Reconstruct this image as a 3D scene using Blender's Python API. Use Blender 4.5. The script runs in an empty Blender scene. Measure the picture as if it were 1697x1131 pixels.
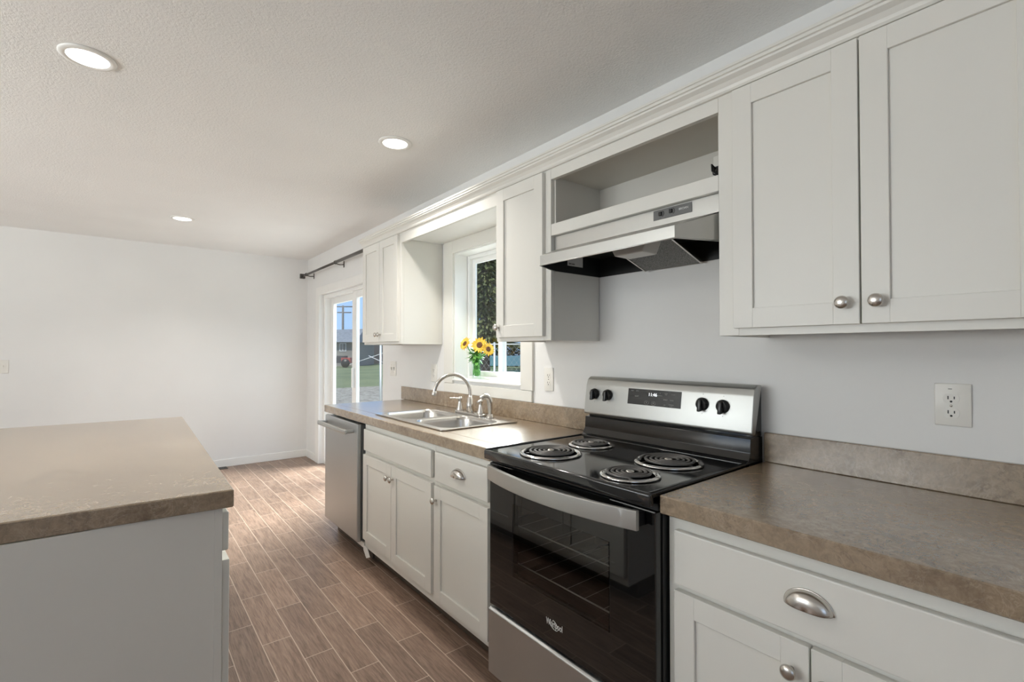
import bpy, bmesh, math, random
from mathutils import Vector, Matrix
PI = math.pi
random.seed(7)
sc = bpy.context.scene
COL = sc.collection

# ------------------------------------------------------------------ camera, sky, sun, exposure
cam_d = bpy.data.cameras.new('camera')
cam = bpy.data.objects.new('camera', cam_d)
COL.objects.link(cam)
cam.location = (-1.7667, 0.0, 1.301)
cam.rotation_euler = (math.radians(90 + 0.861), 0, -math.radians(38.835))
cam_d.sensor_width = 36.0
cam_d.lens = 36.0 * 797.9 / 1697.0
cam_d.shift_y = 4.5 / 1697.0
cam_d.clip_start = 0.02
cam_d.clip_end = 400
sc.camera = cam
sc.view_settings.view_transform = 'Standard'
sc.view_settings.look = 'None'
sc.view_settings.gamma = 1.0
sc.view_settings.use_curve_mapping = False
sc.view_settings.exposure = 0.10
sc.cycles.max_bounces = 10
sc.cycles.diffuse_bounces = 6
sc.cycles.glossy_bounces = 5
sc.cycles.transparent_max_bounces = 16
sc.cycles.sample_clamp_indirect = 6.0
sc.cycles.use_denoising = True

world = bpy.data.worlds.new('sky')
sc.world = world
world.use_nodes = True
wn = world.node_tree.nodes
wl = world.node_tree.links
wtc = wn.new('ShaderNodeTexCoord'); wsp = wn.new('ShaderNodeSeparateXYZ'); wrp = wn.new('ShaderNodeValToRGB')
wl.new(wtc.outputs['Generated'], wsp.inputs[0]); wl.new(wsp.outputs['Z'], wrp.inputs['Fac'])
wrp.color_ramp.elements[0].position = 0.0; wrp.color_ramp.elements[0].color = (0.42, 0.64, 0.96, 1)
wrp.color_ramp.elements[1].position = 0.6; wrp.color_ramp.elements[1].color = (0.26, 0.47, 0.90, 1)
bgn = wn['Background']
bgn.inputs['Strength'].default_value = 1.15
wl.new(wrp.outputs[0], bgn.inputs['Color'])

sun_d = bpy.data.lights.new('sun', 'SUN')
sun_d.energy = 4.2
sun_d.angle = math.radians(0.6)
sun_d.color = (1.0, 0.95, 0.86)
sun = bpy.data.objects.new('sun', sun_d)
COL.objects.link(sun)
sun.location = (-6, -3, 12)
sun.rotation_euler = Vector((0.62, 0.38, -0.85)).to_track_quat('-Z', 'Y').to_euler()

def fill_light(name, loc, direction, sx, sy, watts, color=(0.955, 0.985, 0.955)):
    d = bpy.data.lights.new(name, 'AREA')
    d.shape = 'RECTANGLE'; d.size = sx; d.size_y = sy
    d.energy = watts; d.color = color
    o = bpy.data.objects.new(name, d)
    COL.objects.link(o)
    o.location = loc
    o.rotation_euler = Vector(direction).to_track_quat('-Z', 'Y').to_euler()
    return o
# added fill lamps in unseen openings of the left wall and behind the camera
fill_light('fill_left', (-5.47, 2.5, 1.45), (1, 0, 2.6), 2.6, 1.3, 174)
fill_light('fill_near', (-3.2, -2.47, 1.45), (0, 1, 2.0), 1.8, 1.3, 11)
# added area lamps outside, out of view, brightening the room like sky light
fill_light('fill_patio', (3.4, 5.4, 4.3), (-1, -.12, -.95), 3.0, 2.2, 1700)
fill_light('fill_yard', (2.6, 0.6, 3.6), (-.75, .6, -.55), 2.0, 1.6, 40)

# ------------------------------------------------------------------ materials
def srgb(r, g, b):
    f = lambda c: (c/255/12.92) if c/255 <= 0.04045 else ((c/255+0.055)/1.055)**2.4
    return (f(r), f(g), f(b), 1)

class N:
    """small node helper around one material"""
    def __init__(s, name):
        s.m = bpy.data.materials.new(name); s.m.use_nodes = True
        s.t = s.m.node_tree; s.n = s.t.nodes; s.b = s.n['Principled BSDF']; s.out = s.n['Material Output']
        s.tc = None
    def add(s, typ, **kw):
        n = s.n.new(typ)
        for k, v in kw.items(): setattr(n, k, v)
        return n
    def link(s, a, b): s.t.links.new(a, b)
    def coord(s, scale=(1, 1, 1), rot=(0, 0, 0)):
        if s.tc is None: s.tc = s.add('ShaderNodeTexCoord')
        mp = s.add('ShaderNodeMapping'); mp.inputs['Scale'].default_value = scale; mp.inputs['Rotation'].default_value = rot
        s.link(s.tc.outputs['Object'], mp.inputs['Vector']); return mp.outputs['Vector']
    def noise(s, vec, scale, detail=4, rough=0.5, dist=0.0):
        n = s.add('ShaderNodeTexNoise'); n.inputs['Scale'].default_value = scale; n.inputs['Detail'].default_value = detail
        n.inputs['Roughness'].default_value = rough; n.inputs['Distortion'].default_value = dist
        if vec is not None: s.link(vec, n.inputs['Vector'])
        return n.outputs['Fac']
    def ramp(s, fac, stops):
        r = s.add('ShaderNodeValToRGB'); e = r.color_ramp.elements
        while len(e) < len(stops): e.new(0.5)
        for el, (p, c) in zip(e, stops): el.position = p; el.color = c if len(c) == 4 else (*c, 1)
        s.link(fac, r.inputs['Fac']); return r.outputs['Color']
    def math(s, op, a, b=None, clamp=False):
        n = s.add('ShaderNodeMath', operation=op); n.use_clamp = clamp
        for i, v in enumerate((a, b)):
            if v is None: continue
            if hasattr(v, 'is_linked') or hasattr(v, 'node'): s.link(v, n.inputs[i])
            else: n.inputs[i].default_value = v
        return n.outputs[0]
    def mix(s, fac, a, b, mode='MIX'):
        n = s.add('ShaderNodeMix', data_type='RGBA', blend_type=mode)
        for sock, v in ((n.inputs[0], fac), (n.inputs[6], a), (n.inputs[7], b)):
            if hasattr(v, 'node'): s.link(v, sock)
            else: sock.default_value = v
        return n.outputs[2]
    def set(s, **kw):
        for k, v in kw.items():
            sock = s.b.inputs[k.replace('_', ' ')]
            if hasattr(v, 'node'): s.link(v, sock)
            else: sock.default_value = v
        return s
    def bump(s, h, strength=0.2, dist=0.002):
        b = s.add('ShaderNodeBump'); b.inputs['Strength'].default_value = strength; b.inputs['Distance'].default_value = dist
        s.link(h, b.inputs['Height']); s.link(b.outputs[0], s.b.inputs['Normal']); return s

def plain(name, col, rough=0.5, metal=0.0, **kw):
    n = N(name); n.set(Base_Color=col if len(col) == 4 else (*col, 1), Roughness=rough, Metallic=metal)
    for k, v in kw.items(): n.b.inputs[k.replace('_', ' ')].default_value = v
    return n.m

def paint(name, col, rough, bscale=0, bstr=0.1, var=0.02):
    n = N(name)
    f = n.noise(n.coord(), 1.7, 3)
    lo = tuple(c*(1-var) for c in col[:3]) + (1,); hi = tuple(min(1, c*(1+var)) for c in col[:3]) + (1,)
    n.set(Base_Color=n.ramp(f, [(0.3, lo), (0.7, hi)]), Roughness=rough)
    if bscale: n.bump(n.noise(n.coord(), bscale, 3, 0.6), bstr, 0.004)
    return n.m

M = {}
M['wall'] = paint('wall_paint', (0.79, 0.785, 0.77, 1), 0.6, 220, 0.05)
M['ceiling'] = paint('ceiling_texture', (0.87, 0.865, 0.85, 1), 0.8, 120, 0.7)
M['trim'] = paint('white_trim_paint', (0.84, 0.83, 0.80, 1), 0.4)
M['vinyl'] = plain('white_vinyl', (0.85, 0.85, 0.83), 0.35)
M['cabinet'] = paint('greige_cabinet_paint', (0.74, 0.725, 0.675, 1), 0.38, var=0.012)
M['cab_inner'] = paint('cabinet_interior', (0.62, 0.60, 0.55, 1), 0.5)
M['plate'] = plain('white_plastic', (0.78, 0.76, 0.71), 0.35)
M['slot'] = plain('dark_slot', (0.02, 0.02, 0.02), 0.6)
M['black'] = plain('black_enamel', (0.011, 0.011, 0.011), 0.08, 0.0, IOR=1.62)
M['black_glass'] = plain('black_glass', (0.006, 0.006, 0.006), 0.03, 0.0, IOR=1.6)
M['blacksoft'] = plain('black_metal', (0.015, 0.015, 0.014), 0.4)
M['plastic_black'] = plain('black_plastic', (0.014, 0.014, 0.014), 0.3)
M['display'] = plain('display_glass', (0.035, 0.034, 0.032), 0.25)
M['coil'] = plain('coil_element', (0.115, 0.11, 0.105), 0.38, 0.35)
M['rack'] = plain('rack_wire', (0.65, 0.65, 0.63), 0.35, 0.4)
M['bowl'] = plain('drip_bowl_steel', (0.10, 0.10, 0.098), 0.3, 0.9)
M['chrome'] = plain('chrome', (0.75, 0.74, 0.72), 0.08, 1.0)
M['nickel'] = plain('brushed_nickel', (0.62, 0.59, 0.55), 0.26, 1.0)
M['bronze'] = plain('dark_bronze', (0.11, 0.10, 0.09), 0.4, 0.6)
M['dark'] = plain('dark_recess', (0.03, 0.03, 0.028), 0.7)
M['grey'] = plain('grey_plastic', (0.13, 0.13, 0.125), 0.4)
M['mark'] = plain('pale_print', (0.75, 0.75, 0.73), 0.5)
M['mark_dim'] = plain('grey_print', (0.36, 0.35, 0.33), 0.5)
M['ledlens'] = plain('led_lens', (0.9, 0.9, 0.9), 0.5)
_b = M['ledlens'].node_tree.nodes['Principled BSDF']; _b.inputs['Emission Color'].default_value = (1, 0.97, 0.92, 1); _b.inputs['Emission Strength'].default_value = 6
M['digits'] = plain('clock_digits', (0.8, 0.8, 0.8), 0.5)
_b = M['digits'].node_tree.nodes['Principled BSDF']; _b.inputs['Emission Color'].default_value = (0.95, 0.97, 1, 1); _b.inputs['Emission Strength'].default_value = 1.2

def steel(name, col, rough, axis):
    n = N(name)
    sc_ = {'y': (320, 1.5, 320), 'z': (320, 320, 1.5), 'x': (1.5, 320, 320)}[axis]
    f = n.noise(n.coord(sc_), 1.0, 2)
    r = n.math('ADD', n.math('MULTIPLY', f, 0.05), rough - 0.025)
    n.set(Base_Color=(*col, 1), Metallic=1.0, Roughness=r)
    n.b.inputs['Anisotropic'].default_value = 0.4
    return n.m
M['steel'] = steel('stainless_steel', (0.54, 0.54, 0.52), 0.30, 'y')
M['steel_panel'] = steel('stainless_panel', (0.47, 0.47, 0.45), 0.42, 'y')
M['steel_door'] = steel('stainless_door', (0.55, 0.56, 0.56), 0.44, 'z')
M['steel_sink'] = steel('stainless_sink', (0.66, 0.64, 0.61), 0.22, 'y')

def stone(name, cols, veins, rough, scale=1.0):
    n = N(name); c = n.coord()
    big = n.noise(c, 3.2*scale, 5, 0.55, 0.8)
    col = n.ramp(big, [(0.30, cols[0]), (0.45, cols[1]), (0.57, cols[2]), (0.72, cols[3])])
    mid = n.noise(c, 13*scale, 9, 0.68, 1.2)
    col = n.mix(0.50, col, n.ramp(mid, [(0.32, cols[0]), (0.5, cols[2]), (0.70, cols[3])]))
    fine = n.noise(c, 48*scale, 6, 0.75, 0.6)
    col = n.mix(0.26, col, n.ramp(fine, [(0.38, tuple(x*.62 for x in cols[0])), (0.5, cols[1]), (0.63, tuple(x*1.12 for x in cols[3]))]))
    for k, (rot, sc_, wid, amt) in enumerate((((.4, .3, .7), 9, 45, .32), ((1.4, 2.3, .2), 12, 45, .42), ((2.1, .9, 1.3), 24, 40, .34))):
        v = n.noise(n.coord((1, 1, 1), rot), sc_*scale, 10, 0.6, 1.6)
        vm = n.math('SUBTRACT', 1.0, n.math('MULTIPLY', n.math('ABSOLUTE', n.math('SUBTRACT', v, 0.5)), wid, True), True)
        brk = n.ramp(n.noise(n.coord((1, 1, 1), rot), 9*scale, 2), [(0.46, (0, 0, 0)), (0.58, (1, 1, 1))])
        col = n.mix(n.math('MULTIPLY', n.math('MULTIPLY', vm, brk), amt), col, veins[k % 2])
    n.set(Base_Color=col, Roughness=rough)
    n.b.inputs['IOR'].default_value = 1.65
    n.b.inputs['Coat Weight'].default_value = 0.75; n.b.inputs['Coat Roughness'].default_value = 0.26; n.b.inputs['Coat IOR'].default_value = 1.6
    return n.m
M['worktop'] = stone('brown_laminate', [(0.150, 0.105, 0.065), (0.235, 0.167, 0.104), (0.290, 0.214, 0.138), (0.385, 0.302, 0.208)],
                     [(0.48, 0.40, 0.31, 1), (0.10, 0.065, 0.045, 1)], 0.26)

def floor_mat():
    n = N('wood_look_tile')
    if n.tc is None: n.tc = n.add('ShaderNodeTexCoord')
    sep = n.add('ShaderNodeSeparateXYZ'); n.link(n.tc.outputs['Object'], sep.inputs[0])
    W, L = 0.1193, 0.497
    u = n.math('DIVIDE', n.math('MULTIPLY', n.math('ADD', sep.outputs['X'], 0.565), -1.0), W)
    row = n.math('FLOOR', u)
    v = n.math('DIVIDE', n.math('SUBTRACT', n.math('SUBTRACT', sep.outputs['Y'], 2.299), n.math('MULTIPLY', row, 0.211)), L)
    colm = n.math('FLOOR', v)
    fu = n.math('FRACT', u); fv = n.math('FRACT', v)
    du = n.math('MULTIPLY', n.math('MINIMUM', fu, n.math('SUBTRACT', 1.0, fu)), W)
    dv = n.math('MULTIPLY', n.math('MINIMUM', fv, n.math('SUBTRACT', 1.0, fv)), L)
    d = n.math('MINIMUM', du, dv)
    grout = n.math('SUBTRACT', 1.0, n.math('DIVIDE', n.math('SUBTRACT', d, 0.0012), 0.0012, True), True)
    g2 = n.add('ShaderNodeMapRange'); n.link(d, g2.inputs['Value'])
    g2.inputs['From Min'].default_value = 0.0013; g2.inputs['From Max'].default_value = 0.0024
    g2.inputs['To Min'].default_value = 1.0; g2.inputs['To Max'].default_value = 0.0
    grout = g2.outputs[0]
    cv = n.add('ShaderNodeCombineXYZ'); n.link(row, cv.inputs[0]); n.link(colm, cv.inputs[1])
    wnz = n.add('ShaderNodeTexWhiteNoise', noise_dimensions='2D'); n.link(cv.outputs[0], wnz.inputs['Vector'])
    rnd = wnz.outputs['Value']
    off = n.add('ShaderNodeVectorMath', operation='MULTIPLY_ADD')
    n.link(wnz.outputs['Color'], off.inputs[0]); off.inputs[1].default_value = (7, 7, 7); n.link(n.tc.outputs['Object'], off.inputs[2])
    mp = n.add('ShaderNodeMapping'); mp.inputs['Scale'].default_value = (16, 2.2, 1); n.link(off.outputs[0], mp.inputs['Vector'])
    g1 = n.noise(mp.outputs[0], 1.6, 7, 0.62, 1.6)
    mp2 = n.add('ShaderNodeMapping'); mp2.inputs['Scale'].default_value = (110, 7, 1); n.link(off.outputs[0], mp2.inputs['Vector'])
    gf = n.noise(mp2.outputs[0], 1.0, 5, 0.7, 0.6)
    col = n.ramp(g1, [(0.25, (0.085, 0.042, 0.024)), (0.45, (0.165, 0.092, 0.055)), (0.62, (0.225, 0.135, 0.085)), (0.8, (0.28, 0.18, 0.12))])
    col = n.mix(0.50, col, n.ramp(gf, [(0.36, (0.070, 0.034, 0.019)), (0.60, (0.28, 0.175, 0.115))]))
    hsv = n.add('ShaderNodeHueSaturation'); hsv.inputs['Saturation'].default_value = 0.80; n.link(col, hsv.inputs['Color'])
    n.link(n.math('ADD', n.math('MULTIPLY', rnd, 0.40), 1.02), hsv.inputs['Value'])
    col = n.mix(grout, hsv.outputs[0], (0.50, 0.39, 0.31, 1))
    rough = n.math('ADD', n.math('MULTIPLY', gf, 0.18), 0.30)
    n.set(Base_Color=col, Roughness=rough)
    h = n.math('SUBTRACT', n.math('MULTIPLY', gf, 0.25), grout)
    n.bump(h, 0.25, 0.0015)
    return n.m
M['floor'] = floor_mat()

def glass_mat(name, tint=(1, 1, 1), ior=1.45, rough=0.0):
    n = N(name); n.n.remove(n.b)
    tr = n.add('ShaderNodeBsdfTransparent'); tr.inputs[0].default_value = (*tint, 1)
    gl = n.add('ShaderNodeBsdfGlossy'); gl.inputs['Roughness'].default_value = rough
    fr = n.add('ShaderNodeFresnel'); fr.inputs['IOR'].default_value = ior
    mx = n.add('ShaderNodeMixShader')
    ge = n.add('ShaderNodeNewGeometry')
    n.link(n.math('MULTIPLY', fr.outputs[0], n.math('SUBTRACT', 1.0, ge.outputs['Backfacing'])), mx.inputs[0]); n.link(tr.outputs[0], mx.inputs[1]); n.link(gl.outputs[0], mx.inputs[2])
    n.link(mx.outputs[0], n.out.inputs['Surface'])
    return n.m
M['glass'] = glass_mat('window_glass', (0.97, 0.985, 0.98))
M['glass_tint'] = glass_mat('fixed_pane_glass', (0.95, 0.97, 0.97))
M['vase_glass'] = glass_mat('vase_glass', (0.93, 0.97, 0.95), 1.35, 0.02)
M['oven_glass'] = glass_mat('oven_window_glass', (0.60, 0.60, 0.59), 1.75, 0.01)
M['lens'] = plain('translucent_lens', (0.62, 0.61, 0.58), 0.3)

def mesh_filter():
    n = N('filter_mesh'); c = n.coord((420, 420, 420))
    v = n.add('ShaderNodeTexVoronoi'); v.inputs['Scale'].default_value = 1.0; n.link(c, v.inputs['Vector'])
    n.set(Base_Color=n.ramp(v.outputs['Distance'], [(0.2, (0.42, 0.41, 0.39)), (0.6, (0.10, 0.10, 0.095))]), Roughness=0.4, Metallic=0.7)
    n.bump(v.outputs['Distance'], 0.6, 0.002)
    return n.m
M['filter'] = mesh_filter()

def grass_mat():
    n = N('lawn_grass'); c = n.coord()
    a = n.noise(c, 0.25, 5, 0.6); b = n.noise(c, 7, 5, 0.7)
    col = n.mix(0.5, n.ramp(a, [(0.35, (0.065, 0.095, 0.028)), (0.62, (0.24, 0.26, 0.11))]), n.ramp(b, [(0.3, (0.05, 0.085, 0.02)), (0.7, (0.22, 0.25, 0.11))]))
    n.set(Base_Color=col, Roughness=0.9); return n.m
M['grass'] = grass_mat()
def gravel_mat():
    n = N('gravel'); c = n.coord()
    b = n.noise(c, 5, 6, 0.75)
    n.set(Base_Color=n.ramp(b, [(0.35, (0.13, 0.11, 0.085)), (0.5, (0.30, 0.27, 0.21)), (0.65, (0.46, 0.43, 0.37))]), Roughness=0.95); return n.m
M['gravel'] = gravel_mat()
def leafy(name, a, b, sc_=9):
    n = N(name); f = n.noise(n.coord(), sc_, 3)
    n.set(Base_Color=n.ramp(f, [(0.35, a), (0.65, b)]), Roughness=0.6); return n.m
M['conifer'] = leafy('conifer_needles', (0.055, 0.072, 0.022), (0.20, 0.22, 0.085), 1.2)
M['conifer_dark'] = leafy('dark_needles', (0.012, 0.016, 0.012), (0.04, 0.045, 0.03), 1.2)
M['bounce_grey'] = paint('bounce_slab_grey', (0.46, 0.45, 0.43, 1), 0.9, 60, 0.2, 0.08)
M['bark'] = plain('bark', (0.09, 0.07, 0.055), 0.9)
def siding():
    n = N('lap_siding'); sep = n.add('ShaderNodeSeparateXYZ'); n.coord(); n.link(n.tc.outputs['Object'], sep.inputs[0])
    f = n.math('FRACT', n.math('DIVIDE', sep.outputs['Z'], 0.22))
    n.set(Base_Color=n.ramp(f, [(0.0, (0.13, 0.125, 0.115)), (0.12, (0.20, 0.19, 0.175)), (1.0, (0.23, 0.22, 0.20))]), Roughness=0.8); return n.m
M['siding'] = siding()
M['shingle'] = leafy('roof_shingle', (0.16, 0.17, 0.18), (0.24, 0.25, 0.26), 3)
M['fence_black'] = plain('dark_shed_wall', (0.035, 0.036, 0.042), 0.7)
M['white_out'] = plain('white_painted_metal', (0.7, 0.7, 0.7), 0.5)
M['galv'] = plain('galvanised_steel', (0.34, 0.35, 0.35), 0.5, 0.6)
M['teal'] = plain('teal_paint', (0.10, 0.22, 0.28), 0.5)
M['red'] = plain('red_paint', (0.35, 0.05, 0.04), 0.5)
M['wood_pole'] = plain('weathered_pole', (0.16, 0.15, 0.145), 0.9)
M['petal'] = leafy('sunflower_petal', (0.80, 0.47, 0.025), (0.92, 0.70, 0.12), 40)
M['seed'] = leafy('sunflower_disc', (0.05, 0.018, 0.006), (0.20, 0.075, 0.02), 160)
M['leaf'] = leafy('flower_leaf', (0.05, 0.20, 0.03), (0.17, 0.42, 0.10), 45)
M['stem'] = plain('green_stem', (0.10, 0.32, 0.07), 0.5)
M['sky_paint'] = M['white_out']
M['toe'] = plain('dark_toe_board', (0.10, 0.075, 0.055), 0.7)

# ------------------------------------------------------------------ mesh builder
class MB:
    def __init__(s): s.bm = bmesh.new()
    def _merge(s, b):
        me = bpy.data.meshes.new('tmp'); b.to_mesh(me); b.free(); s.bm.from_mesh(me); bpy.data.meshes.remove(me)
    def box(s, x0, x1, y0, y1, z0, z1, bev=0.0, seg=2, mat=None):
        b = bmesh.new(); bmesh.ops.create_cube(b, size=1.0)
        sx, sy, sz = abs(x1-x0), abs(y1-y0), abs(z1-z0)
        for v in b.verts:
            v.co = Vector(((x0+x1)/2+v.co.x*sx, (y0+y1)/2+v.co.y*sy, (z0+z1)/2+v.co.z*sz))
        if bev: bmesh.ops.bevel(b, geom=b.edges[:], offset=min(bev, min(sx, sy, sz)*0.45), segments=seg, affect='EDGES', profile=0.5)
        if mat is not None: bmesh.ops.transform(b, matrix=mat, verts=b.verts)
        s._merge(b); return s
    def prism(s, poly, axis, a, c, bev=0.0, seg=2):
        """poly: 2D points; axis 'x': (y,z) extruded x=a..c; 'y': (x,z); 'z': (x,y)"""
        b = bmesh.new()
        def P(p, t): return {'x': (t, p[0], p[1]), 'y': (p[0], t, p[1]), 'z': (p[0], p[1], t)}[axis]
        v0 = [b.verts.new(P(p, a)) for p in poly]; v1 = [b.verts.new(P(p, c)) for p in poly]
        n = len(poly)
        b.faces.new(v0[::-1]); b.faces.new(v1)
        for i in range(n): b.faces.new((v0[i], v0[(i+1) % n], v1[(i+1) % n], v1[i]))
        bmesh.ops.recalc_face_normals(b, faces=b.faces)
        if bev: bmesh.ops.bevel(b, geom=b.edges[:], offset=bev, segments=seg, affect='EDGES', profile=0.5)
        s._merge(b); return s
    def lathe(s, prof, origin, axis=(0, 0, 1), seg=32, smooth=True):
        """prof: list of (radius, height along axis)"""
        b = bmesh.new(); q = Vector((0, 0, 1)).rotation_difference(Vector(axis).normalized()); o = Vector(origin)
        rings = []
        for r, h in prof:
            if r < 1e-6: rings.append([b.verts.new(o + q @ Vector((0, 0, h)))])
            else: rings.append([b.verts.new(o + q @ Vector((r*math.cos(2*PI*i/seg), r*math.sin(2*PI*i/seg), h))) for i in range(seg)])
        for A, B in zip(rings, rings[1:]):
            if len(A) == 1 and len(B) == 1: continue
            for i in range(seg):
                j = (i+1) % seg
                if len(A) == 1: f = b.faces.new((A[0], B[j], B[i]))
                elif len(B) == 1: f = b.faces.new((A[i], A[j], B[0]))
                else: f = b.faces.new((A[i], A[j], B[j], B[i]))
                f.smooth = smooth
        if len(rings[0]) > 1: b.faces.new(rings[0][::-1])
        if len(rings[-1]) > 1: b.faces.new(rings[-1])
        bmesh.ops.recalc_face_normals(b, faces=b.faces)
        s._merge(b); return s
    def tube(s, pts, rad, seg=10, cap=True, flat=None):
        b = bmesh.new(); pts = [Vector(p) for p in pts]; n = len(pts)
        rads = rad if isinstance(rad, (list, tuple)) else [rad]*n
        prev = None; rings = []
        for i, p in enumerate(pts):
            t = (pts[min(i+1, n-1)] - pts[max(i-1, 0)]).normalized()
            if prev is None:
                a = Vector((0, 0, 1)) if abs(t.z) < 0.9 else Vector((1, 0, 0))
                u = t.cross(a).normalized()
            else: u = (prev - t*prev.dot(t)).normalized()
            w = t.cross(u); prev = u
            rings.append([b.verts.new(p + rads[i]*(u*math.cos(2*PI*k/seg) + w*math.sin(2*PI*k/seg)*(flat or 1))) for k in range(seg)])
        for A, B in zip(rings, rings[1:]):
            for k in range(seg):
                f = b.faces.new((A[k], A[(k+1) % seg], B[(k+1) % seg], B[k])); f.smooth = True
        if cap: b.faces.new(rings[0][::-1]); b.faces.new(rings[-1])
        bmesh.ops.recalc_face_normals(b, faces=b.faces)
        s._merge(b); return s
    def cyl(s, a, c, r, seg=20): return s.tube([a, c], r, seg)
    def poly(s, pts, smooth=False):
        f = s.bm.faces.new([s.bm.verts.new(p) for p in pts]); f.smooth = smooth; return s
    def grid(s, rows, smooth=True, closed=False):
        V = [[s.bm.verts.new(p) for p in r] for r in rows]
        for A, B in zip(V, V[1:]):
            n = len(A)
            for i in range(n if closed else n-1):
                f = s.bm.faces.new((A[i], A[(i+1) % n], B[(i+1) % n], B[i])); f.smooth = smooth
        return s
    def build(s, name, mat, parent=None, **props):
        org = Vector(parent['_o']) if parent is not None else Vector((0, 0, 0))
        for v in s.bm.verts: v.co -= org
        me = bpy.data.meshes.new(name); s.bm.to_mesh(me); s.bm.free()
        me.materials.append(mat)
        o = bpy.data.objects.new(name, me); COL.objects.link(o)
        if parent is not None:
            o.parent = parent; o['_o'] = list(org)
        for k, v in props.items(): o[k] = v
        return o

def thing(name, label, cat, loc, group=None):
    o = bpy.data.objects.new(name, None); COL.objects.link(o)
    o.location = loc; o.empty_display_size = 0.05
    o['label'] = label; o['category'] = cat; o['_o'] = list(loc)
    if group: o['group'] = group
    return o
def single(mb, name, mat, label, cat, loc, group=None):
    """a thing that is one mesh, its origin at loc"""
    for v in mb.bm.verts: v.co -= Vector(loc)
    me = bpy.data.meshes.new(name); mb.bm.to_mesh(me); mb.bm.free(); me.materials.append(mat)
    o = bpy.data.objects.new(name, me); COL.objects.link(o); o.location = loc
    o['label'] = label; o['category'] = cat; o['_o'] = list(loc)
    if group: o['group'] = group
    return o
def struct(mb, name, mat):
    o = mb.build(name, mat); o['kind'] = 'structure'; o['_o'] = [0, 0, 0]; return o
def smooth(o, angle=35):
    me = o.data
    for p in me.polygons: p.use_smooth = True
    try: me.set_sharp_from_angle(angle=math.radians(angle))
    except Exception: pass
    return o
def text(body, name, mat, parent, at, size, right=(0, -1, 0), up=(0, 0, 1), ext=0.0004, align='CENTER', shear=0.0, width=1.0):
    cu = bpy.data.curves.new(name, 'FONT'); cu.body = body; cu.size = size; cu.extrude = ext
    cu.align_x = align; cu.align_y = 'CENTER'; cu.shear = shear
    o = bpy.data.objects.new(name, cu); COL.objects.link(o)
    dg = bpy.context.evaluated_depsgraph_get(); dg.update()
    me = bpy.data.meshes.new_from_object(o.evaluated_get(dg))
    bpy.data.objects.remove(o); bpy.data.curves.remove(cu)
    r, u = Vector(right).normalized(), Vector(up).normalized(); n = r.cross(u)
    for v in me.vertices:
        v.co = Vector(at) + r*v.co.x*width + u*v.co.y + n*v.co.z
    mb = MB(); mb.bm.from_mesh(me); bpy.data.meshes.remove(me)
    return mb.build(name, mat, parent)

# ------------------------------------------------------------------ room shell
H = 2.4287
XL, YN, YF = -5.5, -2.5, 6.25
struct(MB().box(XL-.15, 0.15, YN-.15, YF+.15, -0.12, 0), 'floor', M['floor'])
struct(MB().box(XL-.15, 0.15, YN-.15, YF+.15, H, H+.12), 'ceiling', M['ceiling'])
WY0, WY1, WZ0, WZ1 = 2.10, 2.828, 1.10, 1.972      # kitchen window opening
DY0, DY1, DZ1 = 4.00, 5.74, 1.952                  # patio door opening
w = MB()
w.box(0, .15, YN, WY0, 0, H).box(0, .15, WY0, WY1, 0, WZ0).box(0, .15, WY0, WY1, WZ1, H).box(0, .15, WY1, DY0, 0, H)
w.box(0, .15, DY0, DY1, DZ1, H).box(0, .15, DY1, YF, 0, H)
struct(w, 'wall_right', M['wall'])
struct(MB().box(XL, .15, YF, YF+.15, 0, H), 'wall_far', M['wall'])
w = MB(); w.box(XL-.15, XL, YN, 1.1, 0, H).box(XL-.15, XL, 3.9, YF, 0, H).box(XL-.15, XL, 1.1, 3.9, 0, .75).box(XL-.15, XL, 1.1, 3.9, 2.15, H)
struct(w, 'wall_left', M['wall'])
w = MB(); w.box(XL, -4.2, YN-.15, YN, 0, H).box(-2.2, .15, YN-.15, YN, 0, H).box(-4.2, -2.2, YN-.15, YN, 0, .75).box(-4.2, -2.2, YN-.15, YN, 2.15, H)
struct(w, 'wall_near', M['wall'])
struct(MB().box(XL, -.001, YF-.012, YF, 0, .085, .003), 'baseboard_far', M['trim'])
struct(MB().box(-.012, 0, 5.875, YF-.012, 0, .085, .003), 'baseboard_right', M['trim'])

# casings round the door and the window
t = MB()
t.box(-.016, 0, 5.74, 5.86, 0, 2.04, .003).box(-.016, 0, 3.985, 5.74, DZ1, 2.04, .003)
struct(t, 'trim_1', M['trim'])
t = MB()
t.box(-.016, 0, 1.998, WY0, WZ0-.02, 2.06, .002).box(-.016, 0, WY1, 2.94, WZ0-.02, 2.06, .002).box(-.016, 0, WY0, WY1, WZ1, 2.06, .002)
t.box(-.016, 0, 2.004, 2.94, 1.017, WZ0-.0215, .002)
struct(t, 'trim_2', M['cabinet'])
t = MB()   # window reveal liner and sill board
t.box(-.018, .10, WY0, WY1, WZ0, WZ0+.010, .002).box(0, .10, WY0, WY0+.008, WZ0+.01, WZ1).box(0, .10, WY1-.008, WY1, WZ0+.01, WZ1).box(0, .10, WY0+.008, WY1-.008, WZ1-.008, WZ1)
struct(t, 'trim_3', M['trim'])

def frame_boxes(mb, x0, x1, y0, y1, z0, z1, w, wt=None, wb=None, bev=.003):
    wt = wt or w; wb = wb or w
    mb.box(x0, x1, y0, y0+w, z0, z1, bev).box(x0, x1, y1-w, y1, z0, z1, bev)
    mb.box(x0, x1, y0+w, y1-w, z0, z0+wb, bev).box(x0, x1, y0+w, y1-w, z1-wt, z1, bev)
    return mb
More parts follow.
